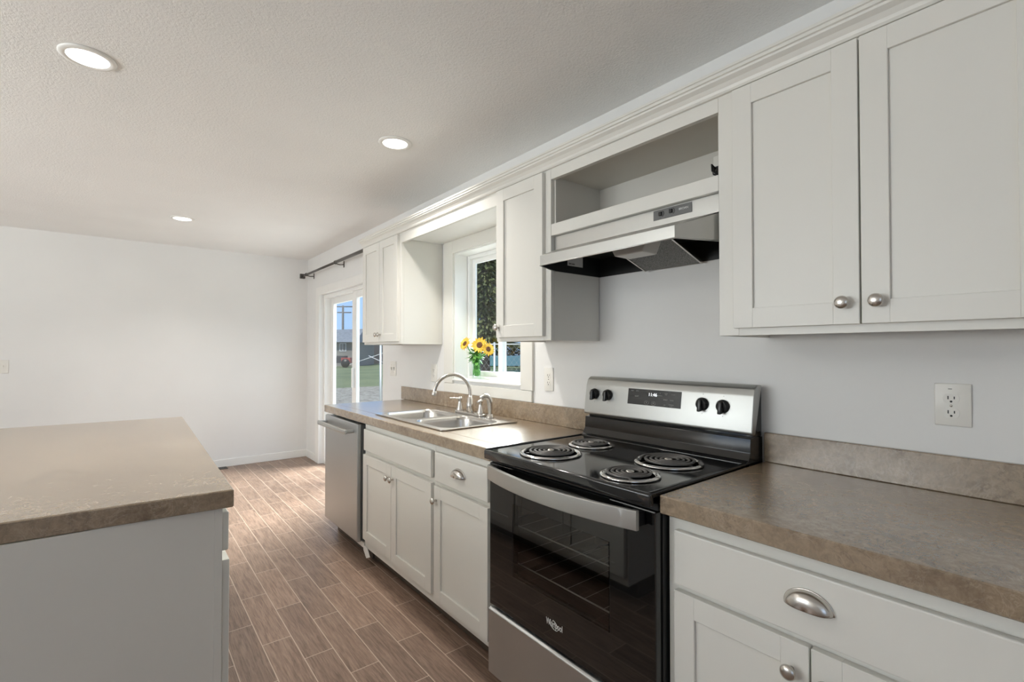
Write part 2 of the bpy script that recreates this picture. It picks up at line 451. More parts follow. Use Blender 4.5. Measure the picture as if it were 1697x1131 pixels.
# sliding kitchen window
win = struct(frame_boxes(MB(), .102, .150, WY0, WY1, WZ0, WZ1, .030), 'window_1', M['vinyl'])
s1 = frame_boxes(MB(), .128, .146, 2.430, WY1-.030, WZ0+.030, WZ1-.030, .034).build('fixed_sash', M['vinyl'], win)
MB().box(.135, .139, 2.464, WY1-.064, WZ0+.064, WZ1-.064).build('glass_pane', M['glass'], s1)
s2 = frame_boxes(MB(), .105, .126, WY0+.030, 2.468, WZ0+.030, WZ1-.030, .040).build('sliding_sash', M['vinyl'], win)
MB().box(.113, .117, WY0+.070, 2.428, WZ0+.070, WZ1-.070).build('glass_pane', M['glass'], s2)
# sliding patio door
door = struct(frame_boxes(MB(), .040, .150, DY0, DY1, 0, DZ1, .045, .040, .03), 'door_1', M['vinyl'])
p1 = frame_boxes(MB(), .105, .142, 4.93, DY1-.045, .03, DZ1-.04, .085, .07, .11).build('fixed_panel', M['vinyl'], door)
MB().box(.121, .125, 5.015, DY1-.13, .14, DZ1-.11).build('glass_pane', M['glass_tint'], p1)
p2 = frame_boxes(MB(), .055, .092, DY0+.045, 4.86, .03, DZ1-.04, .085, .07, .11).build('sliding_panel', M['vinyl'], door)
MB().box(.071, .075, DY0+.13, 4.775, .14, DZ1-.11).build('glass_pane', M['glass'], p2)
hd = MB().box(.025, .055, 4.80, 4.825, .93, 1.13, .006); hd.build('door_handle', M['vinyl'], p2)

# ------------------------------------------------------------------ recessed lights
def downlight(x, y, label, watts):
    t = thing('recessed_light', label, 'ceiling light', (x, y, H), 'recessed ceiling lights')
    MB().lathe([(.064, 0), (.088, 0), (.088, -.003), (.083, -.007), (.069, -.009), (.064, -.004)], (x, y, H), seg=40).build('trim_ring', M['trim'], t)
    MB().lathe([(.066, -.001), (.066, -.005), (0, -.005)], (x, y, H), seg=40).build('lens', M['ledlens'], t)
    d = bpy.data.lights.new('led_glow', 'AREA'); d.shape = 'DISK'; d.size = .126; d.energy = watts; d.color = (1.0, .96, .90); d.spread = math.radians(125)
    o = bpy.data.objects.new('led_glow', d); COL.objects.link(o); o.parent = t; o.location = (0, 0, -.0125)
    return t
downlight(-1.886, 2.447, 'large-looking round recessed light in the ceiling nearest the camera above the island', 6.0)
downlight(-.635, 2.416, 'round recessed ceiling light in front of the sink wall, right of the other two', 10.5)
downlight(-1.394, 4.93, 'smallest farthest recessed ceiling light close to the blank far wall', 9.5)

# ------------------------------------------------------------------ cabinet helpers
def shaker(parent, name, y0, y1, z0, z1, xf, th=.019, rail=.058, sgn=-1, rec=.008):
    """door whose face is at xf, facing sgn*X"""
    xb = xf - sgn*th
    m = MB(); b = .0012
    X0, X1 = min(xf, xb), max(xf, xb)
    m.box(X0, X1, y0, y0+rail, z0, z1, b, 1).box(X0, X1, y1-rail, y1, z0, z1, b, 1)
    m.box(X0, X1, y0+rail-.001, y1-rail+.001, z0, z0+rail, b, 1).box(X0, X1, y0+rail-.001, y1-rail+.001, z1-rail, z1, b, 1)
    xp = xf - sgn*rec
    m.box(min(xp, xb), max(xp, xb), y0+rail-.002, y1-rail+.002, z0+rail-.002, z1-rail+.002)
    return m.build(name, M['cabinet'], parent)
def slab(parent, name, y0, y1, z0, z1, xf, th=.019, sgn=-1):
    xb = xf - sgn*th
    return MB().box(min(xf, xb), max(xf, xb), y0, y1, z0, z1, .004, 2).build(name, M['cabinet'], parent)
def knob(parent, y, z, xf, sgn=-1, r=.0165):
    k = MB().lathe([(.0055, 0), (.0050, .004), (.0048, .012), (.0075, .015), (r*.93, .018), (r, .022), (r*.9, .026), (r*.55, .029), (0, .030)], (xf, y, z), (sgn, 0, 0), 24)
    return k.build('knob', M['nickel'], parent)
def cup_pull(parent, y, z, xf, sgn=-1, a=.046, h=.034, p=.026):
    m = MB(); rows = []
    for i in range(13):
        v = (i/12)*PI/2
        rows.append([(xf + sgn*(p*math.sin(v)**0.9), y + a*math.cos(u)*math.cos(v)**0.75, z + h*math.sin(u)*(math.cos(v)**0.55)) for u in [PI*k/24 for k in range(25)]])
    m.grid(rows)
    # rim against the drawer
    m.tube([(xf+sgn*.0015, y + a*1.02*math.cos(u), z + h*1.03*math.sin(u)) for u in [PI*k/24 for k in range(25)]], .0022, 8)
    o = m.build('cup_pull', M['nickel'], parent)
    md = o.modifiers.new('thick', 'SOLIDIFY'); md.thickness = .0015
    return o
FX = -.597     # base face frame front
DX = -.618     # base door fronts

def face_frame(m, x0, x1, y0, y1, z0, z1, w, rails=(), mids=(), wt=None, wb=None):
    m.box(x0, x1, y0, y0+w, z0, z1).box(x0, x1, y1-w, y1, z0, z1)
    m.box(x0, x1, y0+w, y1-w, z1-(wt or w), z1).box(x0, x1, y0+w, y1-w, z0, z0+(wb or w))
    for z in rails: m.box(x0, x1, y0+w, y1-w, z-.03, z+.03)
    for y in mids: m.box(x0, x1, y-.019, y+.019, z0+(wb or w), z1-(wt or w))
    return m

def base_carcass(t, y0, y1, top=.864, z0=.092):
    m = MB()
    m.box(FX+.019, -.004, y0, y0+.016, z0, top).box(FX+.019, -.004, y1-.016, y1, z0, top)
    m.box(FX+.019, -.004, y0+.016, y1-.016, z0, z0+.016).box(-.016, -.004, y0+.016, y1-.016, z0+.016, top)
    m.build('carcass', M['cabinet'], t)
    MB().box(-.530, -.515, y0, y1, 0.001, z0).build('toe_kick', M['toe'], t)

# --- sink base
t = thing('sink_base_cabinet', 'white sink base cabinet with a blank panel over two shaker doors, beside the dishwasher', 'cabinet', (-.3, 2.46, 0))
base_carcass(t, 2.034, 2.900)
face_frame(MB(), FX, FX+.019, 2.034, 2.900, .092, .8645, .04, (.682,), (), wt=.062).build('face_frame', M['cabinet'], t)
slab(t, 'false_front', 2.047, 2.880, .693, .822, DX)
d = shaker(t, 'door', 2.490, 2.888, .150, .668, DX); knob(d, 2.515, .598, DX)
d = shaker(t, 'door', 2.046, 2.4865, .142, .668, DX); knob(d, 2.462, .598, DX)
# --- drawer base left of the range
t = thing('drawer_base_cabinet', 'narrow white base cabinet with one cup-pull drawer over one door, left of the range', 'cabinet', (-.3, 1.79, 0))
base_carcass(t, 1.556, 2.032)
face_frame(MB(), FX, FX+.019, 1.556, 2.032, .092, .8645, .034, (.676,), (), wt=.062).build('face_frame', M['cabinet'], t)
d = slab(t, 'drawer_front', 1.585, 2.012, .685, .824, DX); cup_pull(d, 1.798, .747, DX, a=.050)
d = shaker(t, 'door', 1.585, 2.018, .128, .664, DX); knob(d, 1.996, .598, DX)
# --- near base, right of the range
t = thing('wide_base_cabinet', 'white base cabinet with a wide cup-pull drawer over two doors, right of the range', 'cabinet', (-.3, .4, 0))
base_carcass(t, .060, .764)
face_frame(MB(), FX, FX+.019, .060, .764, .092, .8645, .036, (.671,), (), wt=.062).build('face_frame', M['cabinet'], t)
d = slab(t, 'drawer_front', .085, .738, .680, .823, DX); cup_pull(d, .412, .750, DX, a=.047, h=.036)
d = shaker(t, 'door', .4125, .738, .125, .664, DX); knob(d, .447, .603, DX)
d = shaker(t, 'door', .085, .4085, .125, .664, DX); knob(d, .376, .603, DX)

# --- dishwasher
t = thing('dishwasher', 'stainless steel dishwasher with bar handle at the end of the sink counter', 'dishwasher', (-.3, 3.2, 0))
MB().box(-.585, -.03, 2.912, 3.528, .09, .850).build('tub', M['grey'], t)
MB().box(-.640, -.612, 2.925, 3.536, .118, .848, .006).build('door', M['steel_door'], t)
MB().box(-.611, -.586, 2.921, 3.534, .125, .842).build('door_edge', M['grey'], t)
h = MB()
h.box(-.702, -.684, 2.975, 3.520, .782, .812, .007, 3)
h.box(-.686, -.640, 2.978, 3.004, .786, .808, .004).box(-.686, -.640, 3.491, 3.517, .786, .808, .004)
smooth(h.build('handle', M['steel'], t))
MB().box(-.600, -.588, 2.905, 3.535, .080, .112).build('toe_strip', M['trim'], t)
MB().box(-.545, -.530, 2.91, 3.535, .001, .088).build('toe_kick', M['toe'], t)
# loose corner of white toe trim
lm = MB(); lm.prism([(2.895, .105), (2.835, .100), (2.800, .062), (2.850, .040), (2.895, .078)], 'x', -.610, -.606)
single(lm, 'peeling_trim_strip', M['trim'], 'loose peeling bit of white trim hanging below the corner beside the dishwasher', 'trim scrap', (-.608, 2.84, .07))

# ------------------------------------------------------------------ worktops
def round_edge_top(x0, x1, y0, y1, ztop, th): return MB().box(x0, x1, y0, y1, ztop-th, ztop, .004, 2)
SX0, SX1, SY0, SY1 = -.560, -.115, 2.030, 2.800     # sink cut-out
t = thing('sink_worktop', 'long brown stone-look worktop holding the double sink, with low splashback', 'worktop', (-.32, 2.5, .865))
m = MB(); CT = .914; TH = .049
m.box(-.644, SX0, 1.537, 3.545, CT-TH, CT, .003, 1).box(SX1, -.002, 1.537, 3.545, CT-TH, CT)
m.box(SX0, SX1, 1.537, SY0, CT-TH, CT).box(SX0, SX1, SY1, 3.545, CT-TH, CT)
m.build('top', M['worktop'], t)
MB().box(-.020, -.001, 1.535, 3.600, CT+.0004, 1.016, .002, 1).build('splashback', M['worktop'], t)
t = thing('range_side_worktop', 'short brown stone-look worktop with splashback to the right of the range', 'worktop', (-.32, .4, .865))
MB().box(-.644, -.002, -.12, .764, CT-TH, CT, .003, 1).build('top', M['worktop'], t)
MB().box(-.020, -.001, -.12, .764, CT+.0004, 1.016, .002, 1).build('splashback', M['worktop'], t)

# ------------------------------------------------------------------ sink
t = thing('double_sink', 'stainless steel double bowl drop-in sink in the brown worktop', 'sink', (-.34, 2.41, .915))
RX0, RX1, RY0, RY1 = -.578, -.095, 2.008, 2.826
def rrect(x0, x1, y0, y1, r, n=6):
    P = []
    for cx, cy, a0 in ((x1-r, y1-r, 0), (x0+r, y1-r, 90), (x0+r, y0+r, 180), (x1-r, y0+r, 270)):
        for k in range(n+1):
            a = math.radians(a0+90*k/n); P.append((cx+r*math.cos(a), cy+r*math.sin(a)))
    return P
B1 = (-.545, -.195, 2.036, 2.395); B2 = (-.545, -.195, 2.438, 2.798)
# rim: a plate with two holes
bm = bmesh.new()
def ring(bm, pts, z): 
    vs = [bm.verts.new((x, y, z)) for x, y in pts]; return [bm.edges.new((vs[i], vs[(i+1) % len(vs)])) for i in range(len(vs))]
ed = ring(bm, rrect(RX0, RX1, RY0, RY1, .03), .9195) + ring(bm, rrect(*B1, .07), .9195) + ring(bm, rrect(*B2, .07), .9195)
bmesh.ops.triangle_fill(bm, use_beauty=True, use_dissolve=False, edges=ed)
m = MB(); m._merge(bm)
o = m.build('rim', M['steel_sink'], t)
md = o.modifiers.new('thick', 'SOLIDIFY'); md.thickness = .004; md.offset = 0
for B in (B1, B2):
    m = MB(); rows = []
    for inset, z in ((0, .920), (.004, .914), (.008, .90), (.014, .80), (.022, .762), (.045, .750), (.10, .746)):
        rows.append([(x, y, z) for x, y in rrect(B[0]+inset, B[1]-inset, B[2]+inset, B[3]-inset, max(.07-inset*.3, .03))])
    m.grid(rows, closed=True)
    m.poly([p for p in rows[-1]])
    bw = m.build('bowl', M['steel_sink'], t)
    cx, cy = (B[0]+B[1])/2, (B[2]+B[3])/2
    MB().lathe([(.045, 0), (.043, .003), (.034, .003), (.030, -.004), (0, -.005)], (cx, cy, .7475), seg=28).build('drain', M['chrome'], bw)

# ------------------------------------------------------------------ faucet
FXC, FZ = -.148, .9215
t = thing('kitchen_faucet', 'brushed nickel gooseneck faucet with two lever handles behind the sink', 'faucet', (FXC, 2.41, FZ))
m = MB(); m.prism(rrect(FXC-.028, FXC+.028, 2.265, 2.555, .026), 'z', FZ, FZ+.014, .004)
smooth(m.build('base_plate', M['nickel'], t))
sy_ = 2.412
pts = [(FXC, sy_, FZ+.012), (FXC, sy_, FZ+.10)]
A = Vector((FXC, sy_, FZ+.130))
dirv = Vector((-.97, .24, 0)); R_ = .110
for k in range(0, 25):
    a = PI - PI*0.97*k/24
    pts.append(A + dirv*(R_+R_*math.cos(a)) + Vector((0, 0, 1))*(R_*math.sin(a)))
end = pts[-1]
smooth(MB().tube(pts, .0105, 16).build('spout', M['nickel'], t), 60)
m = MB(); m.lathe([(.021, 0), (.021, .055), (.018, .060), (.0165, .085), (.013, .090), (.012, .100)], (FXC, sy_, FZ+.012), seg=24)
m.build('spout_collar', M['nickel'], t)
dv = (Vector(pts[-1])-Vector(pts[-2])).normalized()
MB().lathe([(.0108, 0), (.0135, .004), (.0135, .020), (.012, .026)], end-dv*.004, dv, 20).build('aerator', M['nickel'], t)
for yy, s_ in ((2.522, 1), (2.302, -1)):
    m = MB(); m.lathe([(.024, 0), (.0235, .006), (.017, .022), (.0125, .045), (.0105, .056), (.0115, .062), (.0145, .070), (.014, .078), (.009, .084), (0, .085)], (FXC, yy, FZ+.013), seg=24)
    hb = m.build('handle', M['nickel'], t)
    m = MB(); m.tube([(FXC, yy, FZ+.086), (FXC-.022*1, yy+.018*s_, FZ+.088), (FXC-.048, yy+.040*s_, FZ+.089)], [.0085, .0075, .0065], 12, flat=.7)
    smooth(m.build('lever', M['nickel'], hb), 60)
t = thing('side_sprayer', 'brushed nickel side sprayer standing right of the faucet', 'sprayer', (-.150, 2.205, FZ))
MB().lathe([(.025, 0), (.025, .004), (.021, .010), (.016, .020), (.014, .022)], (-.150, 2.205, FZ), seg=24).build('holder', M['nickel'], t)
pp = [(-.150, 2.205, FZ+.012), (-.150, 2.205, FZ+.050), (-.151, 2.205, FZ+.085), (-.157, 2.207, FZ+.108), (-.170, 2.211, FZ+.122), (-.188, 2.217, FZ+.122), (-.203, 2.222, FZ+.112)]
smooth(MB().tube(pp, [.011, .014, .0165, .0175, .017, .016, .014], 16).build('spray_head', M['nickel'], t), 60)

# ------------------------------------------------------------------ range
RY_0, RY_1 = .771, 1.531
t = thing('electric_range', 'black and stainless freestanding electric range with coil burners', 'range', (-.34, 1.15, 0))
RNG = t
m = MB(); m.box(-.618, -.03, RY_0, RY_0+.02, .06, .885).box(-.618, -.03, RY_1-.02, RY_1, .06, .885).box(-.05, -.03, RY_0+.02, RY_1-.02, .06, .885)
m.box(-.618, -.05, RY_0+.02, RY_1-.02, .06, .08)
m.box(-.60, -.52, RY_0+.02, RY_0+.07, .001, .06).box(-.60, -.52, RY_1-.07, RY_1-.02, .001, .06).box(-.12, -.05, RY_0+.02, RY_0+.07, .001, .06).box(-.12, -.05, RY_1-.07, RY_1-.02, .001, .06)
m.build('body', M['blacksoft'], t)
# cooktop with front apron and rolled rim; burner wells are cut as true holes
def holes_plate(x0, x1, y0, y1, z, circles, r=.02):
    bm = bmesh.new()
    ed = ring(bm, rrect(x0, x1, y0, y1, r), z)
    for cx, cy, rr in circles:
        ed += ring(bm, [(cx+rr*math.cos(2*PI*k/40), cy+rr*math.sin(2*PI*k/40)) for k in range(40)], z)
    bmesh.ops.triangle_fill(bm, use_beauty=True, use_dissolve=False, edges=ed)
    return bm
BUR = [(-.525, 1.312, .116, .092), (-.287, 1.325, .093, .073), (-.552, .930, .093, .073), (-.312, .953, .116, .092)]
CZ = .918
m = MB()
m._merge(holes_plate(-.660, -.115, RY_0+.012, RY_1-.012, CZ, [(c[0], c[1], c[2]-.008) for c in BUR]))
for y0, y1 in ((RY_0, RY_0+.014), (RY_1-.014, RY_1)):
    m.box(-.672, -.112, y0, y1, CZ-.014, CZ+.005, .006, 3)
m.box(-.676, -.656, RY_0, RY_1, CZ-.036, CZ+.001, .006, 3)
m.box(-.14, -.105, RY_0, RY_1, CZ-.014, CZ+.004, .004)
smooth(m.build('cooktop', M['black'], t), 40)
for cx, cy, rb, rc in BUR:
    MB().lathe([(rb-.019, .001), (rb-.018, .0055), (rb-.010, .0085), (rb-.002, .0065), (rb, .002), (rb-.004, .0005)], (cx, cy, CZ), seg=56).build('trim_ring', M['chrome'], t)
    m = MB()
    m.lathe([(rb-.016, .003), (rb-.022, -.002), (rb-.032, -.012), (.030, -.020), (.022, -.020), (.022, -.022), (.032, -.022), (rb-.030, -.014), (rb-.018, -.004), (rb-.016, .003)], (cx, cy, CZ), seg=48)
    m.build('drip_bowl', M['bowl'], t)
    turns = 4.25 if rb > .1 else 3.5
    P = []; nst = int(turns*36)
    for k in range(nst+1):
        a = 2*PI*turns*k/nst + .6
        rr = .020 + (rc-.020)*k/nst
        P.append((cx+rr*math.cos(a), cy+rr*math.sin(a), CZ+.0115))
    P.append((P[-1][0]+.012*math.cos(a+1.2), P[-1][1]+.012*math.sin(a+1.2), CZ+.004))
    smooth(MB().tube(P, .0052, 8, flat=.85).build('coil', M['coil'], t), 70)
    m = MB(); m.lathe([(0, .0165), (.010, .0165), (.0135, .014), (.0135, .008), (0, .008)], (cx, cy, CZ), seg=24)
    for k in range(3):
        a = 2*PI*k/3+.5
        m.box(-.001, rc, -.0016, .0016, 0, .0035, mat=Matrix.Translation((cx, cy, CZ+.003)) @ Matrix.Rotation(a, 4, 'Z'))
    m.build('burner_hub', M['nickel'], t)
# vent strip between cooktop and door
m = MB(); m.box(-.640, -.618, RY_0, RY_1, .868, .886); 
for k in range(46):
    y = 1.02 + k*.0066
    if 18 < k < 22: continue
    m.box(-.6415, -.640, y, y+.0030, .871, .881)
m.build('vent_strip', M['blacksoft'], t)
# oven door: glass face frame with see-through window, cavity and racks
DW0, DW1, DWZ0, DWZ1 = .935, 1.383, .472, .738
XD = -.648
m = MB()
m.box(XD, -.622, RY_0+.002, DW0, .318, .866, .004).box(XD, -.622, DW1, RY_1-.002, .318, .866, .004)
m.box(XD, -.622, DW0-.004, DW1+.004, .318, DWZ0, .0).box(XD, -.622, DW0-.004, DW1+.004, DWZ1, .866, .0)
od = m.build('oven_door', M['black_glass'], t)
MB().box(XD-.0006, XD+.004, DW0, DW1, DWZ0, DWZ1).build('door_window', M['oven_glass'], od)
hm = MB(); rows = []
n = 24
for i in range(n+1):
    u = i/n; y = 1.487 - u*(1.487-.805)
    bow = .046*(1-(2*u-1)**2)
    x = -.690 - bow
    rows.append([(x+.012, y, .8690), (x+.002, y, .8690), (x, y, .8670), (x-.0008, y, .842), (x, y, .8170), (x+.002, y, .8150), (x+.012, y, .8150)])
hm.grid(rows, closed=True); hm.poly(rows[0][::-1]); hm.poly(rows[-1])
bmesh.ops.recalc_face_normals(hm.bm, faces=hm.bm.faces)
hh = smooth(hm.build('door_handle', M['steel_panel'], od), 20)
for y0 in (.806, 1.452): MB().box(-.682, XD, y0, y0+.034, .822, .862, .003).build('handle_mount', M['plastic_black'], hh)
text('Whirlpool', 'logo', M['mark'], od, (XD-.0004, 1.166, .392), .030, shear=.0, width=.62)
m = MB(); m.tube([(XD-.0006, 1.166+.021*math.cos(a)*1.0+.003, .391+.0135*math.sin(a)+.006*math.cos(a)) for a in [0.2+2*PI*.72*k/20+1.2 for k in range(21)]], .0009, 6)
m.build('logo_swoosh', M['mark'], od)
m = MB(); m.box(-.58, -.06, DW0-.12, DW1+.12, .40, .41).box(-.58, -.06, DW0-.12, DW1+.12, .80, .81).box(-.07, -.06, DW0-.12, DW1+.12, .41, .80)
m.box(-.58, -.06, DW0-.13, DW0-.12, .40, .81).box(-.58, -.06, DW1+.12, DW1+.13, .40, .81)
m.build('oven_cavity', M['dark'], t)
for zr in (.640, .498):
    m = MB(); m.tube([(-.600, DW0-.11, zr), (-.600, DW1+.11, zr)], .0026, 8).tube([(-.10, DW0-.11, zr), (-.10, DW1+.11, zr)], .003, 8)
    for k in range(9):
        y = DW0-.10 + k*(DW1-DW0+.20)/8; m.tube([(-.600, y, zr), (-.10, y, zr)], .0008, 6)
    m.build('oven_rack', M['rack'], t)
# storage drawer
m = MB(); m.prism([(-.655, .302), (-.655, .060), (-.628, .052), (-.622, .306), (-.645, .308)], 'y', RY_0+.003, RY_1-.003, .003)
m.build('storage_drawer', M['steel_door'], t)
# backguard: black riser and stainless control panel
m = MB(); m.prism([(-.135, .920), (-.116, .926), (-.102, .950), (-.098, 1.000), (-.060, 1.003), (-.012, 1.000), (-.012, .900), (-.135, .900)], 'y', RY_0+.001, RY_1-.001, .002)
m.box(-.075, -.012, RY_0+.003, RY_1-.003, 1.0, 1.165, .004)
bg = m.build('backguard', M['black'], t)
prof = [(-.098, 1.012), (-.101, 1.020), (-.083, 1.145), (-.074, 1.170), (-.056, 1.182), (-.030, 1.182), (-.020, 1.172), (-.030, 1.160), (-.070, 1.030), (-.075, 1.012)]
m = MB(); m.prism(prof, 'y', RY_0-.004, RY_1+.006, .004, 3)
cp = smooth(m.build('control_panel', M['steel_panel'], bg), 30)
nrm = Vector((-.125, 0, -.018)).normalized(); up_ = Vector((.018, 0, .125)).normalized()
def cpx(z, off=0): return -.101 + (z-1.020)*(.018/.125) + off
for y, z, lab in ((1.478, 1.106, ''), (1.402, 1.106, ''), (.953, 1.104, ''), (.874, 1.102, '')):
    o0 = Vector((cpx(z), y, z))
    m = MB(); m.lathe([(.0245, 0), (.0245, .006), (.022, .010), (.020, .016), (0, .017)], o0, nrm, 28)
    q = Matrix.Translation(o0 + nrm*.016) @ Matrix(((up_.x, 0, nrm.x, 0), (up_.y, 1, nrm.y, 0), (up_.z, 0, nrm.z, 0), (0, 0, 0, 1)))
    m.box(-.0235, .0235, -.007, .007, -.006, .015, .004, 2, mat=q)
    smooth(m.build('control_knob', M['plastic_black'], cp), 40)
    m = MB()
    for k in range(26):
        if 8 < k < 11: continue
        a = 2*PI*k/26
        c = o0 + Vector((0, 1, 0))*.0285*math.cos(a) + up_*.0285*math.sin(a)
        m.lathe([(.0006, 0), (.0006, .0004)], c, nrm, 6)
    m.lathe([(.0015, 0), (.0015, .0004)], o0+up_*.036, nrm, 10); m.lathe([(.0015, 0), (.0015, .0004)], o0-up_*.036, nrm, 10)
    m.build('dial_marks', M['grey'], cp)
m = MB()
c0 = Vector((cpx(1.1095), 1.168, 1.1095))
qd = Matrix(((0, up_.x, nrm.x, 0), (-1, up_.y, nrm.y, 0), (0, up_.z, nrm.z, 0), (0, 0, 0, 1))); qd = Matrix.Translation(c0) @ qd
m.box(-.126, .126, -.0325, .0325, -.002, .0016, .0008, 1, mat=qd)
dp = m.build('display', M['display'], cp)
def dpt(x, y): return c0 + Vector((0, -1, 0))*x + up_*y + nrm*.0019
def dtext(s, x, y, size, mat=None, width=1.0): text(s, 'display_print', mat or M['mark_dim'], dp, dpt(x, y), size, (0, -1, 0), up_, .0002, width=width)
o = text('11:46', 'clock_digits', M['digits'], dp, dpt(-.003, .0125), .0190, (0, -1, 0), up_, .0003)
for s_, x, y, z in (('BAKE', -.104, .024, .0055), ('BROIL', -.078, .024, .0055), ('LIGHT', -.080, .002, .007), ('+', .032, .021, .008), ('TEMP/TIME', .031, .011, .0052), ('-', .029, -.001, .008),
                    ('COOK\nTIME', .059, .019, .0052), ('CLOCK', .090, .019, .0055), ('START', .058, -.004, .0070), ('TIMER', .086, -.004, .0070), ('OFF', .056, -.024, .006), ('CONTROL\nLOCK', .085, -.024, .0052), ('X', -.030, -.021, .008), ('OK', .003, -.021, .007)):
    dtext(s_, x, y, z)
m = MB()
for x in (-.030, .003):
    P = [dpt(x+.0105*math.cos(a), -.0215+.0075*math.sin(a)) for a in [2*PI*k/24 for k in range(25)]]
    m.tube(P, .0005, 6)
m.build('button_outline', M['mark_dim'], dp)

# ------------------------------------------------------------------ wall cabinets
UX, UD = -.319, -.338          # frame front, door front
UB, UT = 1.3476, 2.130
def upper(t, y0, y1, wl=.038, wr=.038, bottom=UB, side_open=False):
    m = MB()
    m.box(UX+.019, -.003, y0, y0+.014, bottom, UT).box(UX+.019, -.003, y1-.014, y1, bottom, UT)
    m.box(UX+.019, -.003, y0+.014, y1-.014, bottom+.012, bottom+.026).box(UX+.019, -.003, y0+.014, y1-.014, UT-.03, UT-.016)
    m.box(-.010, -.003, y0+.014, y1-.014, bottom+.026, UT-.03)
    m.build('carcass', M['cabinet'], t)
    m = MB(); m.box(UX, UX+.019, y0, y0+wl, bottom, UT, .0012, 1).box(UX, UX+.019, y1-wr, y1, bottom, UT, .0012, 1)
    m.box(UX, UX+.019, y0+wl, y1-wr, bottom, bottom+.038).box(UX, UX+.019, y0+wl, y1-wr, UT-.07, UT)
    m.build('face_frame', M['cabinet'], t)
t = thing('tall_wall_cabinet', 'large white two-door wall cabinet over the range-side worktop at the right edge', 'cabinet', (-.16, .4, UB))
upper(t, .020, .7645, .042, .062)
d = shaker(t, 'door', .391, .712, 1.369, 2.0905, UD); knob(d, .424, 1.424, UD)
d = shaker(t, 'door', .056, .387, 1.369, 2.0905, UD); knob(d, .353, 1.424, UD)
t = thing('narrow_wall_cabinet', 'narrow white one-door wall cabinet between the window and the range hood', 'cabinet', (-.16, 1.71, UB))
upper(t, 1.527, 1.918, .045, .034)
d = shaker(t, 'door', 1.563, 1.900, 1.366, 2.0905, UD); knob(d, 1.880, 1.415, UD)
t = thing('end_wall_cabinet', 'white two-door wall cabinet left of the window beside the patio door', 'cabinet', (-.16, 3.3, UB))
upper(t, 2.985, 3.622)
d = shaker(t, 'door', 3.012, 3.302, 1.366, 2.0905, UD, rail=.055); knob(d, 3.282, 1.418, UD)
d = shaker(t, 'door', 3.306, 3.612, 1.366, 2.0905, UD, rail=.055); knob(d, 3.330, 1.418, UD)
# open cabinet over the hood
t = thing('open_hood_cabinet', 'doorless white cabinet frame with an open cubby above the range hood', 'cabinet', (-.16, 1.15, 1.80))
m = MB()
m.box(UX, UX+.019, .765, 1.5255, 2.052, UT).box(UX, UX+.019, .765, 1.5255, 1.804, 1.855, .0012, 1)
m.build('face_frame', M['cabinet'], t)
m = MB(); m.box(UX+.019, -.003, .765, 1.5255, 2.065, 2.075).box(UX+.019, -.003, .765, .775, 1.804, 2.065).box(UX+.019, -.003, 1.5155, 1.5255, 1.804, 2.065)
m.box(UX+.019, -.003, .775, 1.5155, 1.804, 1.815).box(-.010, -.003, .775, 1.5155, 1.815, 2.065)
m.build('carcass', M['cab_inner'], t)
# valance and soffit over the window
t = thing('window_valance', 'white valance board and soffit bridging the two wall cabinets over the window', 'valance', (-.16, 2.45, 2.03))
MB().box(UX, UX+.019, 1.919, 2.984, 2.032, UT).build('fascia', M['cabinet'], t)
MB().box(UX+.019, -.003, 1.919, 2.984, 2.060, 2.072).build('soffit', M['trim'], t)
# crown moulding
cpf = [(UX-.0005, 2.098), (UX-.010, 2.098), (UX-.014, 2.104), (UX-.016, 2.112), (UX-.024, 2.124), (UX-.036, 2.133), (UX-.037, 2.139), (UX-.042, 2.141), (UX-.042, 2.150), (UX-.046, 2.152), (UX-.046, 2.160), (UX-.0005, 2.160)]
m = MB(); m.prism(cpf, 'y', -.2, 3.640)
single(m, 'crown_moulding', M['cabinet'], 'long white crown moulding along the tops of the wall cabinets', 'moulding', (UX, 1.8, 2.10))
# black plug and cord in the cubby
t = thing('power_plug', 'black power plug and cord on the back of the open cubby', 'plug', (-.02, .92, 1.95))
MB().box(-.0165, -.0105, .870, .945, 1.93, 2.045, .002).build('outlet_plate', M['plate'], t)
m = MB(); m.box(-.045, -.0165, .905, .935, 1.965, 1.995, .005).tube([(-.042, .918, 1.98), (-.06, .91, 1.965), (-.058, .895, 1.93), (-.05, .87, 1.88), (-.06, .84, 1.835), (-.08, .81, 1.820)], .005, 8)
m.tube([(-.042, .922, 1.985), (-.055, .93, 2.0), (-.060, .925, 1.975), (-.055, .90, 1.94)], .004, 8)
m.build('cord', M['plastic_black'], t)

# ------------------------------------------------------------------ range hood
t = thing('range_hood', 'stainless under-cabinet range hood above the electric range', 'range hood', (-.2, 1.146, 1.65))
hy0, hy1 = .768, 1.524; HB, HT = 1.650, 1.803; fy0, fy1 = .838, 1.456; fx, bx = -.448, -.296
m = MB(); V = {}
def vq(*pts): m.poly(pts)
